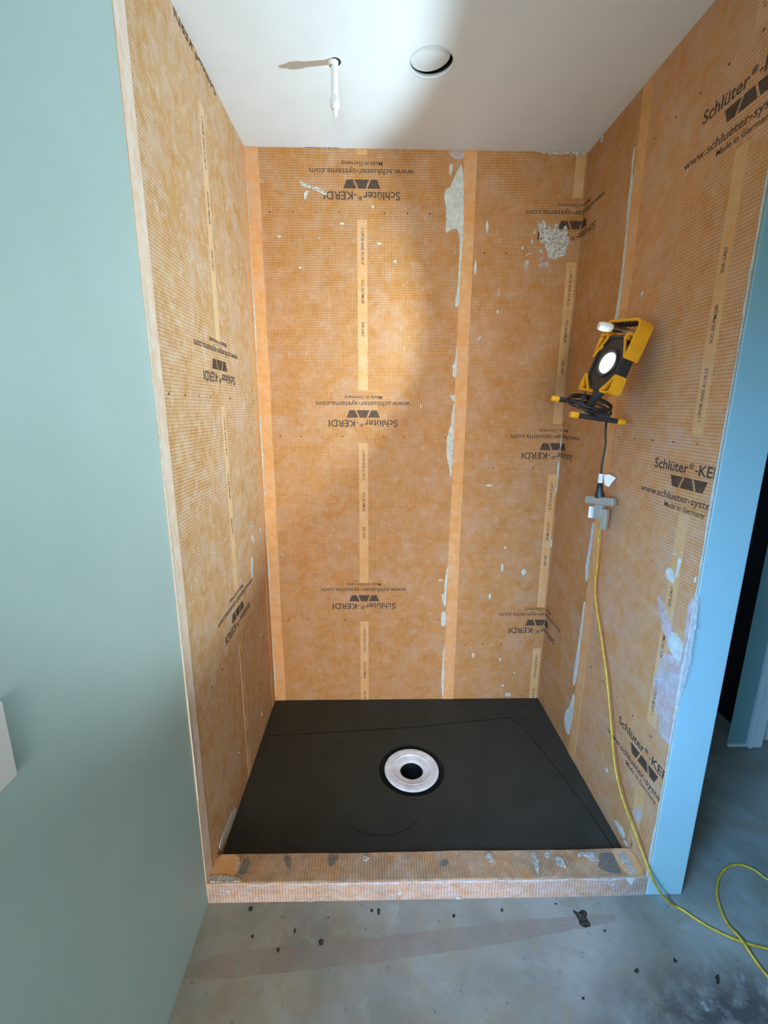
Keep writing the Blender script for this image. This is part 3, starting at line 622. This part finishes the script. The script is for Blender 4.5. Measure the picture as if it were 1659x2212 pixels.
drain = empty('floor_drain', (DR[0], DR[1], 0)); tag(drain, 'white round drain flange in the middle of the dark tray', 'drain')
mb = MB(); mb.lathe([(.124, -.016), (.127, -.010), (.126, -.0065), (.122, -.0055), (.094, -.0052), (.090, -.0075), (.086, -.0095), (.062, -.0105), (.0545, -.013), (.0525, -.020), (.0525, -.034)], (0, 0, 0), 72); mb.build('flange', M_flange, drain)
mb = MB(); mb.lathe([(.094, -.0055), (.092, -.0042), (.088, -.0050), (.086, -.0096)], (0, 0, 0), 72); mb.build('flange_lip', M_flange, drain)
mb = MB(); mb.lathe([(.0522, -.022), (.0515, -.24), (0, -.24)], (0, 0, 0), 48); mb.build('drain_pipe', M_pipe_in, drain)

# ------------------------------------------------------------------ curb
curb = empty('shower_curb', (W/2, YC1, FL)); tag(curb, 'low membrane-covered shower curb smeared with mortar', 'shower curb')
T4 = Vector((-W/2, -YC1, -FL))
def cpart(mb, name, mat, **k): return local(mb, T4).build(name, mat, curb, **k)
mb = MB(); e = .006
y0, y1, zt = YC1, YC0, CT
prof = [(y0, FL), (y0, zt-e), (y0+e*.3, zt-e*.3), (y0+e, zt), (y1-.003, zt), (y1, zt-.003), (y1, FL)]
nx = 30; xs = [.001+(W-.002)*i/nx for i in range(nx+1)]
def sag(x, z): return z + (.0016*math.sin(x*9)+.001*math.sin(x*23) if z > 0.03 else 0)
for i in range(nx):
    for j in range(len(prof)-1):
        a, b = prof[j], prof[j+1]; s0 = sum(math.dist(prof[k], prof[k+1]) for k in range(j)); s1 = s0+math.dist(a, b)
        if j >= 2: continue
        mb.add([(xs[i], a[0], sag(xs[i], a[1])), (xs[i+1], a[0], sag(xs[i+1], a[1])), (xs[i+1], b[0], sag(xs[i+1], b[1])), (xs[i], b[0], sag(xs[i], b[1]))], [(0, 1, 2, 3)], [[(xs[i], s0), (xs[i+1], s0), (xs[i+1], s1), (xs[i], s1)]])
cpart(mb, 'curb_front_wrap', M_mem_kf)
mb = MB()
for i in range(nx):
    for j in range(2, len(prof)-1):
        a, b = prof[j], prof[j+1]; s0 = sum(math.dist(prof[k], prof[k+1]) for k in range(j)); s1 = s0+math.dist(a, b)
        mb.add([(xs[i], a[0], sag(xs[i], a[1])), (xs[i+1], a[0], sag(xs[i+1], a[1])), (xs[i+1], b[0], sag(xs[i+1], b[1])), (xs[i], b[0], sag(xs[i], b[1]))], [(0, 1, 2, 3)], [[(xs[i], s0), (xs[i+1], s0), (xs[i+1], s1), (xs[i], s1)]])
    
mb.add([(xs[0], p[0], p[1]) for p in prof], [tuple(range(len(prof)))[::-1]]); mb.add([(xs[-1], p[0], p[1]) for p in prof], [tuple(range(len(prof)))])
cpart(mb, 'curb_top_wrap', M_mem_k)
for poly in ([(.003, YC1+.012), (.093, YC1+.012), (.088, YC0-.004), (.004, YC0-.004)], [(W-.075, YC1+.008), (W-.003, YC1+.008), (W-.003, YC0-.004), (W-.082, YC0-.004)]):
    mb = MB(); mb.prism(rough(poly, rng), mK, -.001, .0026, bottom=False); cpart(mb, 'corner_patch', M_band, fixn=True)
for key, mat, nm in (('K_s', M_kmort, 'mortar_smear'), ('K_d', M_kstain, 'mortar_stain')):
    for poly in SMEARS[key]:
        p = [(min(max(u, .004), W-.004), min(max(w, YC1+.004), YC0-.003)) for u, w in poly]
        mb = MB(); mb.prism(rough(p, rng, .006, .0014), mK, -.001, (.0046 if key == 'K_s' else .0032)*rng.uniform(.9, 1.15), bottom=False); cpart(mb, nm, mat, fixn=True)
for key, mp in (('K', mK), ('J', mJ)):
    for u, w, ru, rv in BLOTS[key]:
        n = 11; p = [(u+ru*math.cos(2*math.pi*k/n)*rng.uniform(.6, 1.15), w+rv*math.sin(2*math.pi*k/n)*rng.uniform(.6, 1.15)) for k in range(n)]
        mb = MB(); mb.prism(p, mp, -.001, .0040 if key == 'K' else .002, bottom=False); cpart(mb, 'mortar_speck', M_kmort, fixn=True)
mb = MB(); mb.prism(rough(SMEARS['J_s'][0], rng), mJ, 0, .002, bottom=False); cpart(mb, 'mortar_smear', M_mortar, fixn=True)
# pale irregular streak along the front arris
for x0, x1 in ((.14, .21), (.27, .40), (.41, .53), (.545, .70), (.72, .98), (1.0, 1.24), (1.27, 1.45)):
    n = int((x1-x0)/.012)
    top = [(x0+(x1-x0)*i/n, CT-.001-.0012*rng.random()) for i in range(n+1)]; bot = [(x0+(x1-x0)*i/n, CT-.005-.009*rng.random()*math.sin(math.pi*i/n)) for i in range(n+1)]
    mb = MB(); mb.prism(bot+top[::-1], mJ, -.001, .0016, bottom=False); cpart(mb, 'front_edge_streak', M_haze, fixn=True)

# ------------------------------------------------------------------ floor marks
for poly in SMEARS['F_d']:
    mb = MB(); mb.prism(rough(poly, rng, .008, .0015), mF, 0, .0010, bottom=False); mb.build('dark_stain', M_stain, floor, fixn=True)
for poly in SMEARS['F_w']:
    mb = MB(); mb.prism(rough(poly, rng, .008, .0015), mF, 0, .0012, bottom=False); mb.build('mortar_dab', M_dab, floor, fixn=True)
up_ = [(0.002, -1.232), (.338, -1.196), (.633, -1.177), (.863, -1.155), (1.12, -1.136), (1.386, -1.124)]; lo_ = [(0.002, -1.290), (.308, -1.267), (.631, -1.244), (1.003, -1.200), (1.373, -1.150)]
mb = MB(); mb.prism(rough(lo_+up_[::-1], rng, .03, .002), mF, 0, .0006, bottom=False); mb.build('faded_strip', M_fband, floor, fixn=True)

# ------------------------------------------------------------------ ceiling fittings
pipe = empty('ceiling_pipe_stub', (0.439, -0.505, H)); tag(pipe, 'white pipe stub with nozzle hanging from the ceiling', 'pipe')
mb = MB(); mb.lathe([(.0118, .02), (.0118, -.105), (.0106, -.108)], (0, 0, 0), 24); mb.build('pipe_tube', M_white_pl, pipe)
mb = MB(); mb.lathe([(.0122, -.100), (.0158, -.104), (.0160, -.126), (.0125, -.133), (.0095, -.135)], (0, 0, 0), 24); mb.build('pipe_collar', M_white_pl, pipe)
mb = MB(); mb.lathe([(.0085, -.134), (.0082, -.148), (.0055, -.155), (0, -.155)], (0, 0, 0), 20); mb.build('nozzle', M_white_pl, pipe)
mb = MB(); mb.lathe([(.0195, -.0004), (.0190, -.0012), (.0120, -.0012)], (.003, 0, 0), 24); mb.build('cutout_shade', M_gap, pipe)  # dark disc painted in place of the shaded gap round the pipe
mb = MB(); mb.lathe([(.0165, -.001), (.016, -.010), (.0125, -.013), (.0116, -.013)], (-.003, 0, 0), 24); mb.build('sleeve', M_white_pl, pipe)

can = empty('recessed_ceiling_fixture', (CAN[0], CAN[1], H)); tag(can, 'round recessed ceiling opening with loose white cover disc', 'ceiling fixture')
mb = MB(); mb.lathe([(.0735, -.0006), (.0735, .016), (.080, .016), (.080, .10), (0, .10)], (0, 0, 0), 64); mb.build('can_housing', M_gap, can)
mb = MB(); mb.lathe([(.0732, 0.0), (.0715, -.0012), (.0700, 0.001), (.0705, .0125), (.0732, .0125)], (0, 0, 0), 64); mb.build('rim', M_ceil, can)
mb = MB(); mb.lathe([(0, .010), (.0625, .010), (.0655, .012), (.0655, .018), (0, .018)], (-.0035, -.0042, 0), 64); cdisc = mb.build('cover_disc', M_ceil, can)
cdisc.rotation_euler = (math.radians(2.0), math.radians(-4.5), 0)

# ------------------------------------------------------------------ shower arm stub on the right wall
stub = empty('shower_arm_stub', (W, -.612, 1.894)); tag(stub, 'short metal pipe stub with white tip poking out of right wall', 'pipe')
s0 = Vector((0.002, 0, 0)); s1 = Vector((-.112, 0.0, .020)); s2 = Vector((-.160, 0.001, .029)); 
mb = MB(); mb.tube([s0, s0.lerp(s1, .5), s1], .0105, 16); mb.build('stub_pipe', M_chrome, stub)
mb = MB(); mb.tube([s1, s1.lerp(s2, .1), s1.lerp(s2, .35), s1.lerp(s2, .8), s2], [.0108, .0140, .0158, .0152, .0120], 16); mb.build('thread_tape', M_tape, stub)
mb = MB(); mb.lathe([(.0, .0005), (.017, .0005), (.016, .004), (.0105, .005)], (0, 0, 0), 24, (-1, 0, 0)); mb.build('wall_seal', M_band, stub)

# ------------------------------------------------------------------ work light hanging on the stub
LC = Vector((1.385, -.645, 1.796)); aU, aY, aR = math.radians(16), math.radians(13), math.radians(-7)
n_ = Vector((-math.cos(aU)*math.cos(aY), -math.cos(aU)*math.sin(aY), math.sin(aU))); x_ = Vector((math.sin(aY), -math.cos(aY), 0)); u_ = n_.cross(x_)
xr = x_*math.cos(aR)+u_*math.sin(aR); ur = u_*math.cos(aR)-x_*math.sin(aR)
ML = Matrix.Identity(4)
for i in range(3): ML[i][0], ML[i][1], ML[i][2], ML[i][3] = xr[i], ur[i], n_[i], LC[i]
lamp = empty('work_light', matrix=ML); tag(lamp, 'lit yellow and black LED work light hanging on the right wall', 'work light')
MLi = ML.inverted()
def lw(p): return tuple(MLi @ Vector(p))
def octo(w, h, c): return [(-w+c, -h), (w-c, -h), (w, -h+c), (w, h-c), (w-c, h), (-w+c, h), (-w, h-c), (-w, -h+c)]
mz = lambda u, v, h: (u, v, h)
mb = MB(); mb.prism(octo(.074, .094, .038), mz, -.045, -.004); mb.build('housing', M_blk, lamp, bevel=.004)
mb = MB()
o1, o2 = octo(.074, .094, .038), octo(.064, .084, .034)
for i in range(8):
    j = (i+1) % 8
    mb.prism([o1[i], o1[j], o2[j], o2[i]], mz, -.006, .001)
mb.build('front_bezel', M_blk, lamp, fixn=True)
mb = MB(); mb.lathe([(.050, -.004), (.050, .002), (.046, .003), (.036, -.001), (.034, -.003)], (0, 0, 0), 48); rr_ = mb.build('reflector_ring', M_blk, lamp)
mb = MB(); mb.lathe([(.035, -.003), (.030, .000), (.018, .002), (0, .003)], (0, 0, 0), 40); mb.build('lens', M_led, rr_)
for k in range(7):
    x = -.051+.017*k; mb = MB(); mb.box((x-.0022, -.07, -.058), (x+.0022, .07, -.045)); mb.build('cooling_fin', M_blk, lamp)
def ribbon(path, th, z0, z1, closed=False):
    """strap following path in the lamp's face plane"""
    P = [Vector((p[0], p[1], 0)) for p in path]; m = len(P); A = []; Bq = []
    for i in range(m):
        if closed: d1, d2 = (P[i]-P[i-1]).normalized(), (P[(i+1) % m]-P[i]).normalized()
        else: d1 = (P[i]-P[max(i-1, 0)]); d2 = (P[min(i+1, m-1)]-P[i]); d1 = d1.normalized() if d1.length else d2.normalized(); d2 = d2.normalized() if d2.length else d1
        t = (d1+d2).normalized(); nn = Vector((-t.y, t.x, 0)); k = th/2/max(.4, nn.dot(Vector((-d1.y, d1.x, 0))))
        A.append(P[i]+nn*k); Bq.append(P[i]-nn*k)
    mb = MB()
    for i in range(m if closed else m-1):
        j = (i+1) % m; mb.prism([(A[i].x, A[i].y), (Bq[i].x, Bq[i].y), (Bq[j].x, Bq[j].y), (A[j].x, A[j].y)], mz, z0, z1)
    return mb
def arc(cx, cy_, r, a0, a1, n=6): return [(cx+r*math.cos(math.radians(a0+(a1-a0)*k/n)), cy_+r*math.sin(math.radians(a0+(a1-a0)*k/n))) for k in range(n+1)]
hp = [(.080, .016), (.083, .06)] + arc(.062, .122, .022, 0, 90) + arc(-.062, .122, .022, 90, 180) + [(-.083, .06), (-.080, .016)]
hd = ribbon(hp, .009, -.052, .004).build('carry_handle', M_yel, lamp, bevel=.0015, fixn=True)
for s in (1, -1):
    ribbon([(s*.080, .020), (s*.044, .086), (s*.052, .098), (s*.080, .092)], .006, -.040, .006).build('corner_brace', M_yel, lamp, fixn=True)
    ribbon([(s*.079, -.044), (s*.082, -.066)] + [(s*a, b) for a, b in arc(.066, -.084, .017, 10, -80)] + [(s*.040, -.101), (s*.034, -.095), (s*.066, -.060), (s*.072, -.048)], .006, -.040, .007, True).build('corner_bumper', M_yel, lamp, fixn=True)
for k in range(6):
    mb = MB(); mb.box((-.05+.02*k-.003, .135, -.04), (-.05+.02*k+.003, .1395, .0)); mb.build('grip_rib', M_blk, hd)
# stand: neck, two feet tubes with yellow caps, crossbar
ctr = Vector((1.366, -.592, 1.640)); nb = ML @ Vector((0, -.094, -.025))
mb = MB(); mb.tube([lw(nb+Vector((.004, 0, .012))), lw(nb), lw(nb.lerp(ctr, .5)+Vector((-.006, 0, 0))), lw(ctr)], [.022, .019, .014, .015], 12); mb.build('pivot_neck', M_blk, lamp)
t1 = (Vector((1.268, -.66, 1.618)), Vector((1.466, -.66, 1.591))); t2 = (Vector((1.249, -.52, 1.677)), Vector((1.446, -.52, 1.650)))
for a, b in (t1, t2):
    mb = MB(); mb.tube([lw(a.lerp(b, .10)), lw(a.lerp(b, .5)), lw(a.lerp(b, .90))], .0092, 14); ft = mb.build('foot_tube', M_blk, lamp)
    for e0, e1 in ((a, a.lerp(b, .14)), (b, b.lerp(a, .14))):
        mb = MB(); mb.tube([lw(e0), lw(e0.lerp(e1, .08)), lw(e0.lerp(e1, .5)), lw(e1)], [.0095, .0112, .0115, .0112], 14); mb.build('end_cap', M_yel, ft)
c1 = t1[0].lerp(t1[1], .55); c2 = t2[0].lerp(t2[1], .55)
mb = MB(); mb.tube([lw(c1), lw(c1.lerp(c2, .5)), lw(c2)], .011, 12); mb.build('crossbar', M_blk, lamp)
mb = MB(); bx = c1+Vector((.004, 0, .010)); mb.tube([lw(bx+Vector((-.022, 0, 0))), lw(bx+Vector((.026, 0, -.003)))], .014, 8); mb.build('foot_bracket', M_blk, lamp)
# cable wound round the stand, then hanging down to its plug
path = []
e1 = Vector((1, 0, -.14)).normalized(); e2 = Vector((0, .80, .42)).normalized(); cc = Vector((1.362, -.600, 1.662))
for k in range(0, 86):
    a = math.radians(-20+14.2*k); w = 1+.07*math.sin(k*.37); path.append(cc+e1*(.079*w*math.cos(a))+e2*(.052*w*math.sin(a))+Vector((0, 0, .007*math.sin(k*.11)-.004)))
mb = MB(); mb.tube([lw(p) for p in path], .0042, 8); mb.build('wound_cable', M_rub, lamp)
mb = MB(); mb.tube([lw(ctr+Vector(p)) for p in ((-.03, -.02, .055), (-.045, -.035, .03), (-.035, -.045, -.01), (.01, -.045, -.03), (.03, -.03, -.02))], .0042, 8); mb.build('wound_cable', M_rub, lamp)
def smooth_path(pts, sub=8):
    P = [Vector(p) for p in pts]; out = []
    for i in range(len(P)-1):
        p0, p1, p2, p3 = P[max(i-1, 0)], P[i], P[i+1], P[min(i+2, len(P)-1)]
        for k in range(sub):
            t = k/sub; out.append(.5*((2*p1)+(p2-p0)*t+(2*p0-5*p1+4*p2-p3)*t*t+(3*p1-p0-3*p2+p3)*t**3))
    out.append(P[-1]); return out
tail = [path[-1], (1.446, -.585, 1.632), (1.460, -.545, 1.600), (1.468, -.530, 1.560), (1.470, -.536, 1.503), (1.468, -.534, 1.430), (1.467, -.535, 1.352)]
mb = MB(); mb.tube([lw(p) for p in smooth_path(tail)], .0042, 8); cab = mb.build('cable', M_rub, lamp)
mb = MB(); mb.tube([lw((1.467, -.536, 1.352)), lw((1.467, -.537, 1.345)), lw((1.467, -.538, 1.325)), lw((1.469, -.541, 1.300)), lw((1.469, -.541, 1.292))], [.007, .012, .0135, .019, .0185], 10); mb.build('plug', M_blk, cab)
mb = MB(); mb.tube([lw((1.468, -.535, 1.388)), lw((1.467, -.536, 1.352))], .0095, 10); mb.build('tag_wrap', M_paper, cab)
mb = MB(); mb.prism([(0, 0), (.006, -.040), (.022, -.048), (.046, -.010), (.020, .002)], lambda u, v, h: lw((1.474+u*.88, -.545-u*.35-h, 1.386+v)), 0, .0008); mb.build('cord_tag', M_paper, cab, fixn=True)
sd = bpy.data.lights.new('work_light_beam', 'SPOT'); sd.energy = SPOT_W; sd.color = (0.69, 0.90, 1.0); sd.spot_size = math.radians(102); sd.spot_blend = 0.32; sd.shadow_soft_size = 0.012
so = bpy.data.objects.new('work_light_beam', sd); COL.objects.link(so); so.location = LC+n_*.012
so.rotation_euler = Vector((-0.984, -0.01, 0.175)).to_track_quat('-Z', 'Y').to_euler()

# ------------------------------------------------------------------ extension cord with translucent three-way end
ext = empty('extension_cord', (1.60, -1.10, FL)); tag(ext, 'yellow extension cord running from the socket end down across the floor', 'extension cord')
TE = Vector((-1.60, 1.10, -FL))
def epart(mb, name, mat, **k): return local(mb, TE).build(name, mat, ext, **k)
wallpts = [(1.478, -.552, 1.235), (1.480, -.548, 1.192), (1.486, -.537, 1.126), (1.493, -.537, 1.018), (1.496, -.533, .925), (1.495, -.566, .836), (1.493, -.639, .727), (1.490, -.721, .590), (1.488, -.786, .452), (1.488, -.846, .316), (1.488, -.915, .238), (1.490, -1.001, .186), (1.498, -1.073, .132), (1.520, -1.098, .075), (1.552, -1.108, .025)]
floorpts = [(1.590, -1.110, -.012), (1.612, -1.115, -.0185), (1.645, -1.150, -.0185), (1.684, -1.183, -.0185), (1.741, -1.216, -.0165), (1.812, -1.236, -.0185), (1.93, -1.262, -.0185), (2.06, -1.262, -.0185), (2.13, -1.19, -.0185), (2.10, -1.10, -.0185), (1.999, -1.030, -.0185), (1.975, -.991, -.0185), (1.935, -.970, -.0185), (1.878, -.981, -.0185), (1.825, -1.014, -.0185), (1.774, -1.069, -.0185), (1.746, -1.128, -.0185), (1.738, -1.170, -.0175), (1.740, -1.216, -.0075), (1.745, -1.262, -.0165), (1.751, -1.306, -.0185), (1.78, -1.42, -.0185), (1.90, -1.62, -.0185), (2.2, -1.9, -.0185), (2.7, -2.0, -.0185)]
mb = MB(); mb.tube(smooth_path(wallpts+floorpts, 7), .0043, 9); epart(mb, 'cord', M_cord)
b0, b1 = Vector((1.441, -.492, 1.277)), Vector((1.4985, -.605, 1.287))
ax = (b1-b0).normalized(); sd_ = ax.cross(Vector((0, 0, 1))).normalized()
mb = MB(); mid = (b0+b1)/2
def obox(mb, c, a, b, cc_, ha, hb, hc):
    v = [c+a*(sa*ha)+b*(sb*hb)+cc_*(sc*hc) for sc in (-1, 1) for sb in (-1, 1) for sa in (-1, 1)]
    mb.add(v, [(0, 2, 3, 1), (4, 5, 7, 6), (0, 1, 5, 4), (1, 3, 7, 5), (3, 2, 6, 7), (2, 0, 4, 6)])
obox(mb, mid, ax, sd_, Vector((0, 0, 1)), .0635, .0135, .0165); epart(mb, 'socket_block', M_clear, bevel=.006, seg=3, fixn=True)
mb = MB(); obox(mb, mid+Vector((0, 0, -.045)), ax, sd_, Vector((0, 0, 1)), .018, .0125, .030); epart(mb, 'socket_stem', M_clear, bevel=.005, seg=3, fixn=True)
mb = MB(); obox(mb, mid+ax*.026+Vector((.002, 0, -.072)), ax, sd_, Vector((0, 0, 1)), .012, .011, .042); epart(mb, 'strain_relief', M_clear, bevel=.004, seg=3, fixn=True)
mb = MB(); mb.tube([mid+Vector((0, 0, -.055)), mid+Vector((.002, 0, -.075)), Vector((1.480, -.549, 1.192))], [.0085, .008, .0055], 10); epart(mb, 'cord_sleeve', M_cord)
mb = MB(); mb.lathe([(0, .0030), (.0022, .0026), (.0032, 0)], mid-ax*.010-sd_*.0138, 12, -sd_); epart(mb, 'pilot_light', M_red)
mb = MB(); N_ = 8
for i in range(N_):
    a0 = -.055+.043*i/N_; a1 = -.055+.043*(i+1)/N_; g = lambda a: .018-abs(a+.034)*abs(a+.034)*18
    p = [mid+ax*a0-sd_*g(a0)+Vector((0, 0, -.030)), mid+ax*a1-sd_*g(a1)+Vector((0, 0, -.030)), mid+ax*a1-sd_*g(a1)+Vector((0, 0, -.078)), mid+ax*a0-sd_*g(a0)+Vector((0, 0, -.078))]
    qv = [t+sd_*.0008 for t in p]; mb.add(p+qv, [(0, 1, 2, 3), (7, 6, 5, 4), (0, 4, 5, 1), (2, 6, 7, 3), (0, 3, 7, 4), (1, 5, 6, 2)])
epart(mb, 'warning_label', M_paper, fixn=True)
bpy.context.view_layer.update()
